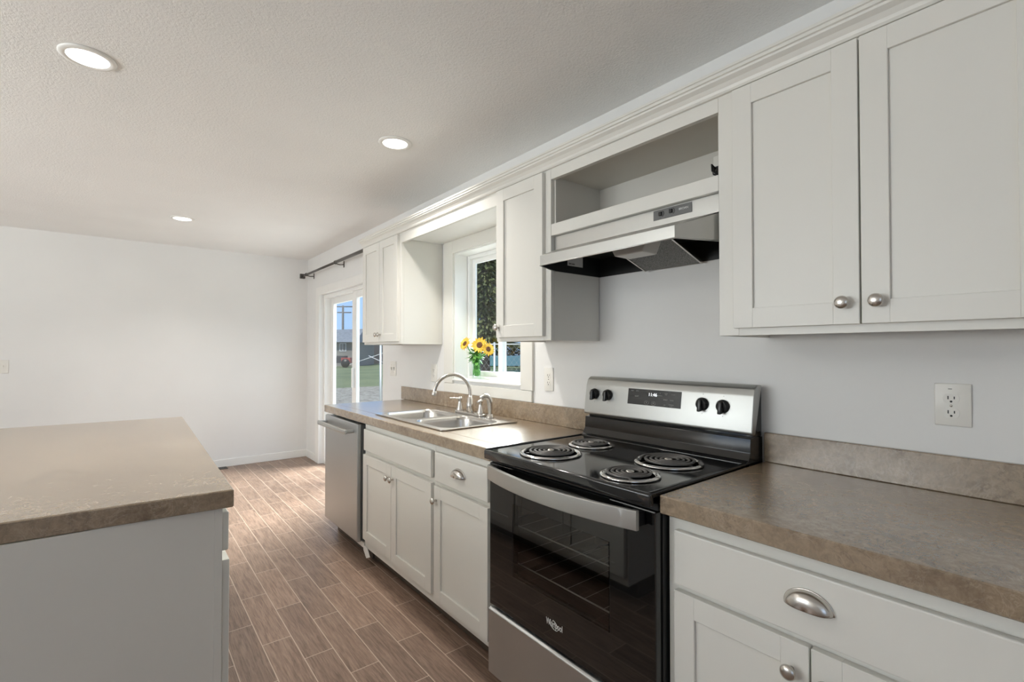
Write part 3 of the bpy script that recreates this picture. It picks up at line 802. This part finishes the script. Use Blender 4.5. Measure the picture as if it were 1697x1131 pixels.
# vertical upper front, sloping shelf, lip front, chamfer wings, sides
m.box(-.300, -.2965, hy0+.006, hy1-.006, 1.742, HT)            # front panel
vq((-.300, hy0+.004, 1.744), (-.300, hy1-.004, 1.744), (fx, fy1, 1.690), (fx, fy0, 1.690))   # shelf
vq((fx, fy0, HB), (fx, fy0, 1.690), (fx, fy1, 1.690), (fx, fy1, HB))
vq((fx, fy0, HB), (bx, hy0, HB), (bx, hy0, 1.742), (fx, fy0, 1.690))
vq((fx, fy1, HB), (fx, fy1, 1.690), (bx, hy1, 1.742), (bx, hy1, HB))
vq((bx, hy0, HB), (-.004, hy0, HB), (-.004, hy0, HT), (bx, hy0, HT))
vq((bx, hy1, HB), (bx, hy1, HT), (-.004, hy1, HT), (-.004, hy1, HB))
bmesh.ops.remove_doubles(m.bm, verts=m.bm.verts, dist=.0005)
o = m.build('canopy', M['steel'], t)
md = o.modifiers.new('thick', 'SOLIDIFY'); md.thickness = .0015
bv = o.modifiers.new('edge', 'BEVEL'); bv.width = .003; bv.segments = 2; bv.limit_method = 'ANGLE'
# rolled lower lip
m = MB(); m.tube([(bx, hy0+.001, HB), (fx, fy0, HB), (fx, fy1, HB), (bx, hy1-.001, HB)], .0025, 8)
m.build('lip', M['steel'], t)
# inside lining
def inner_outline(d): return [(fx+d, fy0+d*.4), (bx, hy0+d), (-.006, hy0+d), (-.006, hy1-d), (bx, hy1-d), (fx+d, fy1-d*.4)]
m = MB(); A_ = inner_outline(.003)
ztop = [1.687, 1.738, 1.738, 1.738, 1.738, 1.687]
for i in range(6):
    k = (i+1) % 6
    m.poly([(*A_[i], HB+.001), (*A_[k], HB+.001), (*A_[k], ztop[k]), (*A_[i], ztop[i])])
m.poly([(*A_[0], ztop[0]), (*A_[1], ztop[1]), (*A_[4], ztop[4]), (*A_[5], ztop[5])])
m.poly([(*A_[k], ztop[k]) for k in (1, 2, 3, 4)])
m.build('lining', M['blacksoft'], t)
FY0, FY1 = .995, 1.245
m = MB(); m.prism([(-.290, 1.7350), (-.290, 1.7300), (-.028, 1.6445), (-.028, 1.6495)], 'y', FY0, FY1)
gf_ = m.build('grease_filter', M['filter'], t)
for y in (FY0-.007, FY1):
    MB().prism([(-.292, 1.7365), (-.292, 1.7275), (-.024, 1.6405), (-.024, 1.6505)], 'y', y, y+.007).build('frame_rail', M['nickel'], gf_)
m = MB(); m.prism([(1.030, 1.715), (1.213, 1.715), (1.180, 1.660), (1.055, 1.660)], 'x', -.315, -.225, .004)
m.build('lamp_lens', M['lens'], t)
lb = MB().box(-.226, -.128, 1.5165, 1.5185, 1.684, 1.735).build('maker_label', M['mark'], t)
text('BROAN', 'label_print', M['slot'], lb, (-.200, 1.5160, 1.6925), .011, right=(1, 0, 0), up=(0, 0, 1))
m = MB(); m.box(-.3015, -.300, .866, 1.016, 1.764, 1.7985, .0006, 1)
sp = m.build('switch_panel', M['grey'], t)
m = MB(); m.box(-.3085, -.3015, .980, .992, 1.776, 1.790, .002).build('rocker_switch', M['plastic_black'], sp)
m = MB(); m.box(-.3085, -.3015, .938, .950, 1.777, 1.791, .002).build('rocker_switch', M['plastic_black'], sp)
for y in (.986, .944):
    MB().tube([(-.3018, y-.003+.010*math.cos(a), 1.783+.010*math.sin(a)) for a in [-1.2+2.4*k/10+PI for k in range(11)]], .001, 6).build('switch_ring', M['plastic_black'], sp)
text('BROAN', 'brand_print', M['mark'], sp, (-.3019, .897, 1.7835), .0105)
text('LIGHT        FAN', 'switch_print', M['mark_dim'], sp, (-.3019, .965, 1.7685), .0052)

# ------------------------------------------------------------------ outlets and switches
def plate_obj(y0, y1, z0, z1, label, cat, name='outlet', x=0.0, th=.006):
    yc, zc = (y0+y1)/2, (z0+z1)/2
    t = thing(name, label, cat, (x, yc, zc))
    smooth(MB().box(x-th, x-.0004, y0, y1, z0, z1, .0025, 3).build('cover_plate', M['plate'], t), 30)
    return t, yc, zc
def duplex(t, yc, zc, x=0.0, th=.006):
    for dz in (.0195, -.0195):
        z = zc+dz
        P = []
        for k in range(28):
            a = 2*PI*k/28; P.append((yc+.0172*math.cos(a), z+max(-.0135, min(.0135, .0172*math.sin(a)))))
        r = MB().prism(P, 'x', x-th-.0012, x-th+.001).build('receptacle', M['plate'], t)
        s = MB(); s.box(x-th-.0016, x-th-.001, yc+.0050, yc+.0074, z-.002, z+.0072).box(x-th-.0016, x-th-.001, yc-.0078, yc-.0054, z-.001, z+.0062)
        s.lathe([(.0028, 0), (.0028, .0005)], (x-th-.0011, yc, z-.0078), (-1, 0, 0), 14)
        s.build('slots', M['slot'], r)
    MB().lathe([(.003, 0), (.003, .001), (0, .0012)], (x-th, yc, zc), (-1, 0, 0), 14).build('screw', M['nickel'], t)
t, yc, zc = plate_obj(.233, .309, 1.096, 1.212, 'large white duplex outlet on the wall right of the range', 'outlet'); duplex(t, yc+.003, zc-.003)
m = MB(); m.box(-.0066, -.006, .272, .280, 1.1955, 1.1985).build('scuff_mark', M['mark_dim'], t)
t, yc, zc = plate_obj(1.842, 1.912, 1.088, 1.212, 'white duplex outlet on the wall between the window and the range', 'outlet'); duplex(t, yc, zc)
t, yc, zc = plate_obj(3.730, 3.842, 1.092, 1.214, 'white double toggle switch beside the patio door', 'light switch', 'light_switch')
for dy in (.023, -.023):
    MB().box(-.016, -.006, yc+dy-.004, yc+dy+.004, zc-.002, zc+.012, .002).build('toggle', M['plate'], t)
    for dz in (.03, -.03): MB().lathe([(.0025, 0), (.0025, .001)], (-.006, yc+dy, zc+dz), (-1, 0, 0), 10).build('screw', M['nickel'], t)
    MB().box(-.0064, -.006, yc+dy-.006, yc+dy+.006, zc-.014, zc+.014).build('toggle_slot', M['mark_dim'], t)
t, yc, zc = plate_obj(3.058, 3.138, 1.076, 1.206, 'white outlet on the wall behind the faucet, left of the window', 'outlet'); duplex(t, yc, zc)
# far wall switch at the left edge
t = thing('light_switch', 'white toggle switch on the far blank wall at the left edge', 'light switch', (-2.617, YF, 1.159))
MB().box(-2.655, -2.580, YF-.006, YF-.0004, 1.099, 1.219, .0025, 3).build('cover_plate', M['plate'], t)
MB().box(-2.622, -2.612, YF-.018, YF-.006, 1.155, 1.172, .002).build('toggle', M['plate'], t)
# floor vent
t = thing('floor_vent', 'brown floor register against the far wall behind the island corner', 'vent', (-.99, 6.18, 0))
MB().box(-1.13, -.862, 6.125, 6.232, .0005, .006, .002).build('frame', M['bronze'], t)
m = MB()
for k in range(16):
    m.box(-1.118+k*.0158, -1.110+k*.0158, 6.137, 6.220, .006, .0075)
m.build('louvres', M['dark'], t)

# ------------------------------------------------------------------ curtain rod
t = thing('curtain_rod', 'dark bronze curtain rod with square finial above the patio door', 'curtain rod', (-.09, 5.1, 2.21))
MB().cyl((-.09, 6.09, 2.208), (-.09, 4.95, 2.210), .0125).cyl((-.09, 4.99, 2.210), (-.09, 3.66, 2.213), .016).build('rod', M['bronze'], t)
q = Matrix.Translation((-.09, 6.125, 2.208))
m = MB(); m.box(-.028, .028, -.006, .036, -.028, .028, .003, mat=q).box(-.020, .020, -.020, -.006, -.020, .020, .003, mat=q)
m.build('finial', M['bronze'], t)
for y in (5.975, 4.965):
    m = MB(); m.tube([(-.002, y, 2.195), (-.045, y, 2.190), (-.085, y, 2.197)], .005, 8)
    m.box(-.008, -.001, y-.008, y+.008, 2.165, 2.232, .002)
    m.lathe([(.014, -.006), (.0195, -.006), (.0195, .006), (.014, .006)], (-.09, y, 2.209), (0, 1, 0), 20)
    m.build('bracket', M['bronze'], t)

# ------------------------------------------------------------------ island
A0, A1, A2, A3 = Vector((-1.524, 1.540)), Vector((-1.497, 3.430)), Vector((-2.62, 3.498)), Vector((-2.62, 1.607))
m = MB(); m.prism([tuple(A0), tuple(A1), tuple(A2), tuple(A3)], 'z', .865, .914, .003, 1)
single(m, 'island_worktop', M['worktop'], 'brown stone-look worktop lying over the island cabinets', 'worktop', (-2.06, 2.5, .865))
def island_unit(y0, y1, label, end_panel):
    t = thing('island_cabinet', label, 'cabinet', (-2.05, (y0+y1)/2, 0))
    xr = -1.549; xl = -2.56
    m = MB(); m.box(xl, xr-.019, y0, y1, .092, .864); m.build('carcass', M['cabinet'], t)
    MB().box(xl, xr-.09, y0+.004, y1-.004, .001, .092).build('toe_kick', M['toe'], t)
    face_frame(MB(), xr-.019, xr, y0-.003 if end_panel else y0, y1, .092, .864, .040, (.725,), ()).build('face_frame', M['cabinet'], t)
    ym = (y0+y1)/2
    d = slab(t, 'drawer_front', y0+.012, y1-.012, .737, .846, xr+.018, sgn=1); cup_pull(d, ym, .79, xr+.018, 1)
    d = shaker(t, 'door', y0+.010, ym-.002, .135, .712, xr+.020, sgn=1); knob(d, ym-.035, .64, xr+.020, 1)
    d = shaker(t, 'door', ym+.002, y1-.010, .135, .712, xr+.020, sgn=1); knob(d, ym+.035, .64, xr+.020, 1)
island_unit(1.562, 2.46, 'greige island cabinet nearest the camera, its plain end panel below the worktop edge', True)
island_unit(2.462, 3.40, 'greige island cabinet at the far end of the island, mostly hidden', False)

# ------------------------------------------------------------------ vase with sunflowers
VX, VY, VZ = .060, 2.645, WZ0+.0105
t = thing('glass_vase', 'clear glass vase on the kitchen window sill', 'vase', (VX, VY, VZ))
o = MB().lathe([(0, .002), (.030, .002), (.033, .006), (.030, .020), (.029, .05), (.031, .09), (.038, .135), (.0365, .135), (.0295, .09), (.0275, .05), (.0285, .024), (0, .018)], (VX, VY, VZ), seg=32).build('body', M['vase_glass'], t)
def leaf_blade(m, base, tip, w, sag=.01):
    base, tip = Vector(base), Vector(tip); d = tip-base; s_ = d.cross(Vector((0, 0, 1)))
    if s_.length < 1e-5: s_ = Vector((1, 0, 0))
    s_.normalize(); rows = []
    for k in range(6):
        u = k/5; c = base + d*u - Vector((0, 0, 1))*sag*u*u; ww = w*math.sin(PI*min(.98, .12+u*.86))
        rows.append([c - s_*ww, c + Vector((0, 0, 1))*ww*.3, c + s_*ww])
    m.grid(rows)
rnd = random.Random(5)
m = MB()
for k in range(140):
    a = rnd.uniform(0, 2*PI); r0 = rnd.uniform(0, .02); L = rnd.uniform(.03, .080)
    z0 = VZ + rnd.uniform(.125, .185)
    b = (VX+r0*math.cos(a), VY+r0*math.sin(a), z0)
    fx_ = L*math.cos(a); 
    if VX + fx_ > .092: fx_ = .025
    leaf_blade(m, b, (VX+fx_, VY+L*math.sin(a)*1.05, z0+rnd.uniform(-.03, .045)), rnd.uniform(.007, .014), .008)
for k in range(10):
    a = 2*PI*k/10; r0 = .012
    m.tube([(VX+r0*math.cos(a), VY+r0*math.sin(a), VZ+.024), (VX+.016*math.cos(a+.8), VY+.016*math.sin(a+.8), VZ+.075), (VX+.02*math.cos(a+1), VY+.02*math.sin(a+1), VZ+.14)], .0045, 6)
m.lathe([(0, .030), (.024, .031), (.0255, .055), (.022, .068), (0, .074)], (VX, VY, VZ), seg=20)
single(m, 'flower_greenery', M['leaf'], 'bunch of green leaves and stems filling the glass vase', 'greenery', (VX, VY, VZ+.02))
def sunflower(c, facing, R, label, seed):
    c = Vector(c); n = Vector(facing).normalized()
    t = thing('sunflower', label, 'flower', tuple(c), 'sunflowers in the vase')
    q = n.to_track_quat('Z', 'Y'); rr = random.Random(seed)
    m = MB()
    for ring_, cnt, lift in ((0, 15, .10), (1, 13, .32)):
        for k in range(cnt):
            a = 2*PI*(k+.5*ring_)/cnt + rr.uniform(-.07, .07); L = R*rr.uniform(.90, 1.06)*(1 if ring_ == 0 else .86)
            rows = []
            for s_ in range(6):
                u = s_/5; rad = R*.26 + (L-R*.26)*u; wd = R*.17*math.sin(PI*min(.97, .22+.75*u)); hz = lift*rad*(1-.55*u)
                row = []
                for e in (-1, 0, 1):
                    row.append(c + q @ Vector((rad*math.cos(a) - e*wd*math.sin(a), rad*math.sin(a) + e*wd*math.cos(a), hz - (R*.05 if e == 0 else 0))))
                rows.append(row)
            m.grid(rows)
    m.build('petals', M['petal'], t)
    MB().lathe([(R*.36, .0), (R*.35, R*.10), (R*.24, R*.17), (R*.10, R*.12), (0, R*.10)], c, n, 24).build('disc', M['seed'], t)
    m = MB(); b = c - n*.004
    m.lathe([(R*.30, -.003), (R*.16, -.014), (.004, -.02)], c, n, 14)
    m.tube([b - n*.012, b - n*.03 - Vector((0, 0, .025)), Vector((VX, VY, VZ+.13))], .004, 8)
    m.build('stem', M['stem'], t)
sunflower((.010, 2.538, 1.338), (-.74, -.64, .20), .056, 'large open sunflower at the centre of the vase', 1)
sunflower((.010, 2.706, 1.349), (-.86, -.08, .36), .050, 'sunflower turned aside on the left of the vase', 2)
sunflower((.024, 2.466, 1.312), (-.12, -.95, .20), .047, 'pale sunflower drooping on the right of the vase', 3)

# ------------------------------------------------------------------ outdoors
GZ = -.55
g = MB(); g.box(.16, 140, -60, 140, GZ-.2, GZ); struct(g, 'ground', M['grass'])
g = MB(); g.box(.155, 5.0, -1.0, 8.6, GZ, GZ+.03, .01); struct(g, 'bounce_slab', M['bounce_grey'])  # unseen slab added to keep green grass bounce out of the room
g = MB(); g.box(.5, 14.2, 9, 24, GZ, GZ+.012); struct(g, 'gravel_patch', M['gravel'])
camx, camy = -1.7667, 0.0
fw = Vector((.627, .779, 0)); rt = Vector((.779, -.627, 0))
def at(r, F, z=0.0): return Vector((camx, camy, 0)) + fw*F + rt*r + Vector((0, 0, z))
# neighbour house: gabled box aligned with the view direction
def obox(m, r0, r1, F0, F1, z0, z1):
    P = [at(r0, F0), at(r1, F0), at(r1, F1), at(r0, F1)]
    m.prism([(p.x, p.y) for p in P], 'z', z0, z1)
t = thing('neighbour_house', 'grey sided house with a shingled roof seen through the fixed patio door pane', 'house', tuple(at(-21, 62, GZ)))
m = MB(); obox(m, -27, -18.9, 58, 66, GZ, 2.45); m.build('walls', M['siding'], t)
m = MB()
e = [at(-28, 57.2, 2.35), at(-18.6, 57.2, 2.35), at(-18.6, 66.8, 2.35), at(-28, 66.8, 2.35)]; rg = [at(-24, 62, 4.0), at(-19.0, 62, 4.15)]
m.poly([e[0], e[1], rg[1], rg[0]]); m.poly([e[1], e[2], rg[1]]); m.poly([e[2], e[3], rg[0], rg[1]]); m.poly([e[3], e[0], rg[0]]); m.poly(e[::-1])
m.build('roof', M['shingle'], t)
m = MB(); obox(m, -20.75, -19.95, 57.93, 58, 1.25, 2.25)
wd_ = m.build('window', M['white_out'], t)
m = MB(); obox(m, -20.65, -20.40, 57.88, 57.93, 1.35, 2.15); obox(m, -20.30, -20.05, 57.88, 57.93, 1.35, 2.15); m.build('pane', M['grey'], wd_)
# shed / dark fence seen through the open pane
m = MB(); obox(m, -23.0, -15.5, 70, 71, GZ, 3.0)
single(m, 'dark_shed', M['fence_black'], 'black shed wall across the lawn behind the sliding patio door pane', 'shed', tuple(at(-19, 70.5, GZ)))
t = thing('white_trestle', 'crossed white poles standing in front of the black shed wall', 'trestle', tuple(at(-16, 56, GZ)))
m = MB(); m.tube([at(-19.5, 56, GZ+.03), at(-14.6, 56, 1.2)], .035, 8); m.build('long_pole', M['white_out'], t)
m = MB(); m.tube([at(-16.6, 55.8, .75), at(-13.9, 55.8, GZ+.03)], .035, 8); m.build('short_pole', M['white_out'], t)
t = thing('ride_on_mower', 'dark and red garden machine parked before the neighbour house wall', 'mower', tuple(at(-19.6, 54, GZ)))
m = MB(); obox(m, -20.6, -18.6, 53.5, 54.5, GZ+.5, GZ+1.3); m.build('body', M['fence_black'], t)
m = MB(); obox(m, -18.9, -17.9, 53.3, 54.3, GZ+.5, GZ+1.1); m.build('bonnet', M['red'], t)
m = MB()
for r_ in (-20.2, -18.4): m.lathe([(.0, -.15), (.45, -.15), (.5, 0), (.45, .15), (0, .15)], at(r_, 53.2, GZ+.5), tuple(fw), 16)
m.build('wheels', M['blacksoft'], t)
# utility pole
t = thing('utility_pole', 'wooden utility pole with cross arms above the neighbour roof', 'utility pole', tuple(at(-24.6, 70, GZ)))
pb = at(-24.6, 70, GZ); pt_ = at(-24.6, 70, 7.9)
MB().tube([pb, pt_], [.20, .14], 10).build('pole', M['wood_pole'], t)
m = MB(); m.tube([at(-26.6, 70, 7.75), at(-22.9, 70, 7.75)], .09, 6); m.tube([at(-25.4, 70, 6.9), at(-23.4, 70, 6.9)], .09, 6); m.build('cross_arm', M['wood_pole'], t)
m = MB(); m.lathe([(0, 0), (.22, .05), (.22, .5), (0, .55)], at(-23.0, 70, 3.9), seg=10); m.tube([at(-23.0, 70, 4.2), at(-24.6, 70, 4.2)], .05, 6); m.build('lamp_arm', M['wood_pole'], t)
# conifers beyond the window
def conifer(r, F, h, rad, label, seed, n, mat):
    rr = random.Random(seed); b = at(r, F, GZ)
    t = thing('conifer_tree', label, 'tree', tuple(b), 'trees beyond the kitchen window')
    MB().tube([b, b + Vector((0, 0, h))], [.28, .04], 8).build('trunk', M['bark'], t)
    m = MB()
    for k in range(n):
        z = (.155 + .845*rr.uniform(0, 1.0)**1.15)*h; rm = rad*(1-(z/h)*.8)*math.sqrt(rr.uniform(.15, 1)); a = rr.uniform(0, 2*PI)
        c = b + Vector((rm*math.cos(a), rm*math.sin(a), z)); s_ = rr.uniform(.08, .19)
        d1 = Vector((math.cos(a), math.sin(a), rr.uniform(-.8, .1))).normalized()*s_*1.5; d2 = Vector((-math.sin(a), math.cos(a), rr.uniform(-.6, .6))).normalized()*s_*.45
        m.poly([c-d1, c-d2, c+d1*1.2, c+d2])
    m.build('foliage', mat, t)
conifer(-1.35, 24, 13, 2.2, 'sunlit yellow-green conifer showing between the window frame and the wall cabinet', 3, 15000, M['conifer'])
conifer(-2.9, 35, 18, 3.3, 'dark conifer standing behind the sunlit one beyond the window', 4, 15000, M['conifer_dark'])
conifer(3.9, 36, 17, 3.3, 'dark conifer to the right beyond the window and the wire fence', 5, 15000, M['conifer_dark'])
# hedge behind the trailer
rr = random.Random(11); m = MB()
for k in range(7000):
    c = at(rr.uniform(-9, 9), rr.uniform(56, 57.5), GZ + 2.75*rr.uniform(0, 1)**.8); a = rr.uniform(0, 2*PI); s_ = rr.uniform(.12, .28)
    d1 = Vector((math.cos(a), math.sin(a), rr.uniform(-.6, .6)))*s_; d2 = Vector((-math.sin(a), math.cos(a), rr.uniform(-.6, .6)))*s_*.6
    m.poly([c-d1, c-d2, c+d1, c+d2])
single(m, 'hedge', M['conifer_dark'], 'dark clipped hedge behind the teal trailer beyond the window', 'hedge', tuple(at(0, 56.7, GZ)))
# chain link fence
t = thing('chain_link_fence', 'galvanised chain link fence standing outside the kitchen window', 'fence', tuple(at(0, 11, GZ)))
for r_ in (-3.0, -.40, 2.2): MB().tube([at(r_, 11, GZ), at(r_, 11, 1.50)], .028, 8).build('post', M['galv'], t)
m = MB(); m.tube([at(-3.0, 11, 1.455), at(2.2, 11, 1.455)], .013, 8); m.build('top_rail', M['galv'], t)
m = MB(); 
for k in range(-20, 70):
    x0 = -3.0 + k*.115
    for sg in (1, -1):
        # diagonal wire clipped to the fence rectangle
        za, zb = GZ+.05, 1.45; ra = x0; rb_ = x0 + sg*(zb-za)*.75
        if sg == -1: ra += 0
        def clip(ra, rb_):
            pts = []
            for u in (0, 1): pts.append((ra+(rb_-ra)*u, za+(zb-za)*u))
            out = []
            (r1, z1), (r2, z2) = pts
            lo, hi = -3.0, 2.2; u0, u1 = 0.0, 1.0
            for bnd, s__ in ((lo, 1), (hi, -1)):
                f1, f2 = (r1-bnd)*s__, (r2-bnd)*s__
                if f1 < 0 and f2 < 0: return None
                if f1 < 0: u0 = max(u0, f1/(f1-f2))
                if f2 < 0: u1 = min(u1, f1/(f1-f2))
            if u1 <= u0: return None
            return (r1+(r2-r1)*u0, z1+(z2-z1)*u0), (r1+(r2-r1)*u1, z1+(z2-z1)*u1)
        cl = clip(ra, rb_)
        if cl: m.tube([at(cl[0][0], 11, cl[0][1]), at(cl[1][0], 11, cl[1][1])], .0016, 4, cap=False)
m.build('wire_mesh', M['galv'], t)
# teal vehicle / boat beyond the fence
t = thing('teal_trailer', 'teal covered trailer parked beyond the chain link fence', 'trailer', tuple(at(.5, 49, GZ)))
m = MB(); obox(m, -6, 6, 48.5, 50.5, GZ+.35, GZ+1.35); m.build('body', M['teal'], t)
m = MB()
for r_ in (-3, 3): m.lathe([(0, -.1), (.38, -.1), (.38, .1), (0, .1)], at(r_, 48.4, GZ+.38), tuple(fw), 14)
m.build('wheels', M['blacksoft'], t)

for o in bpy.data.objects:
    if '_o' in o: del o['_o']
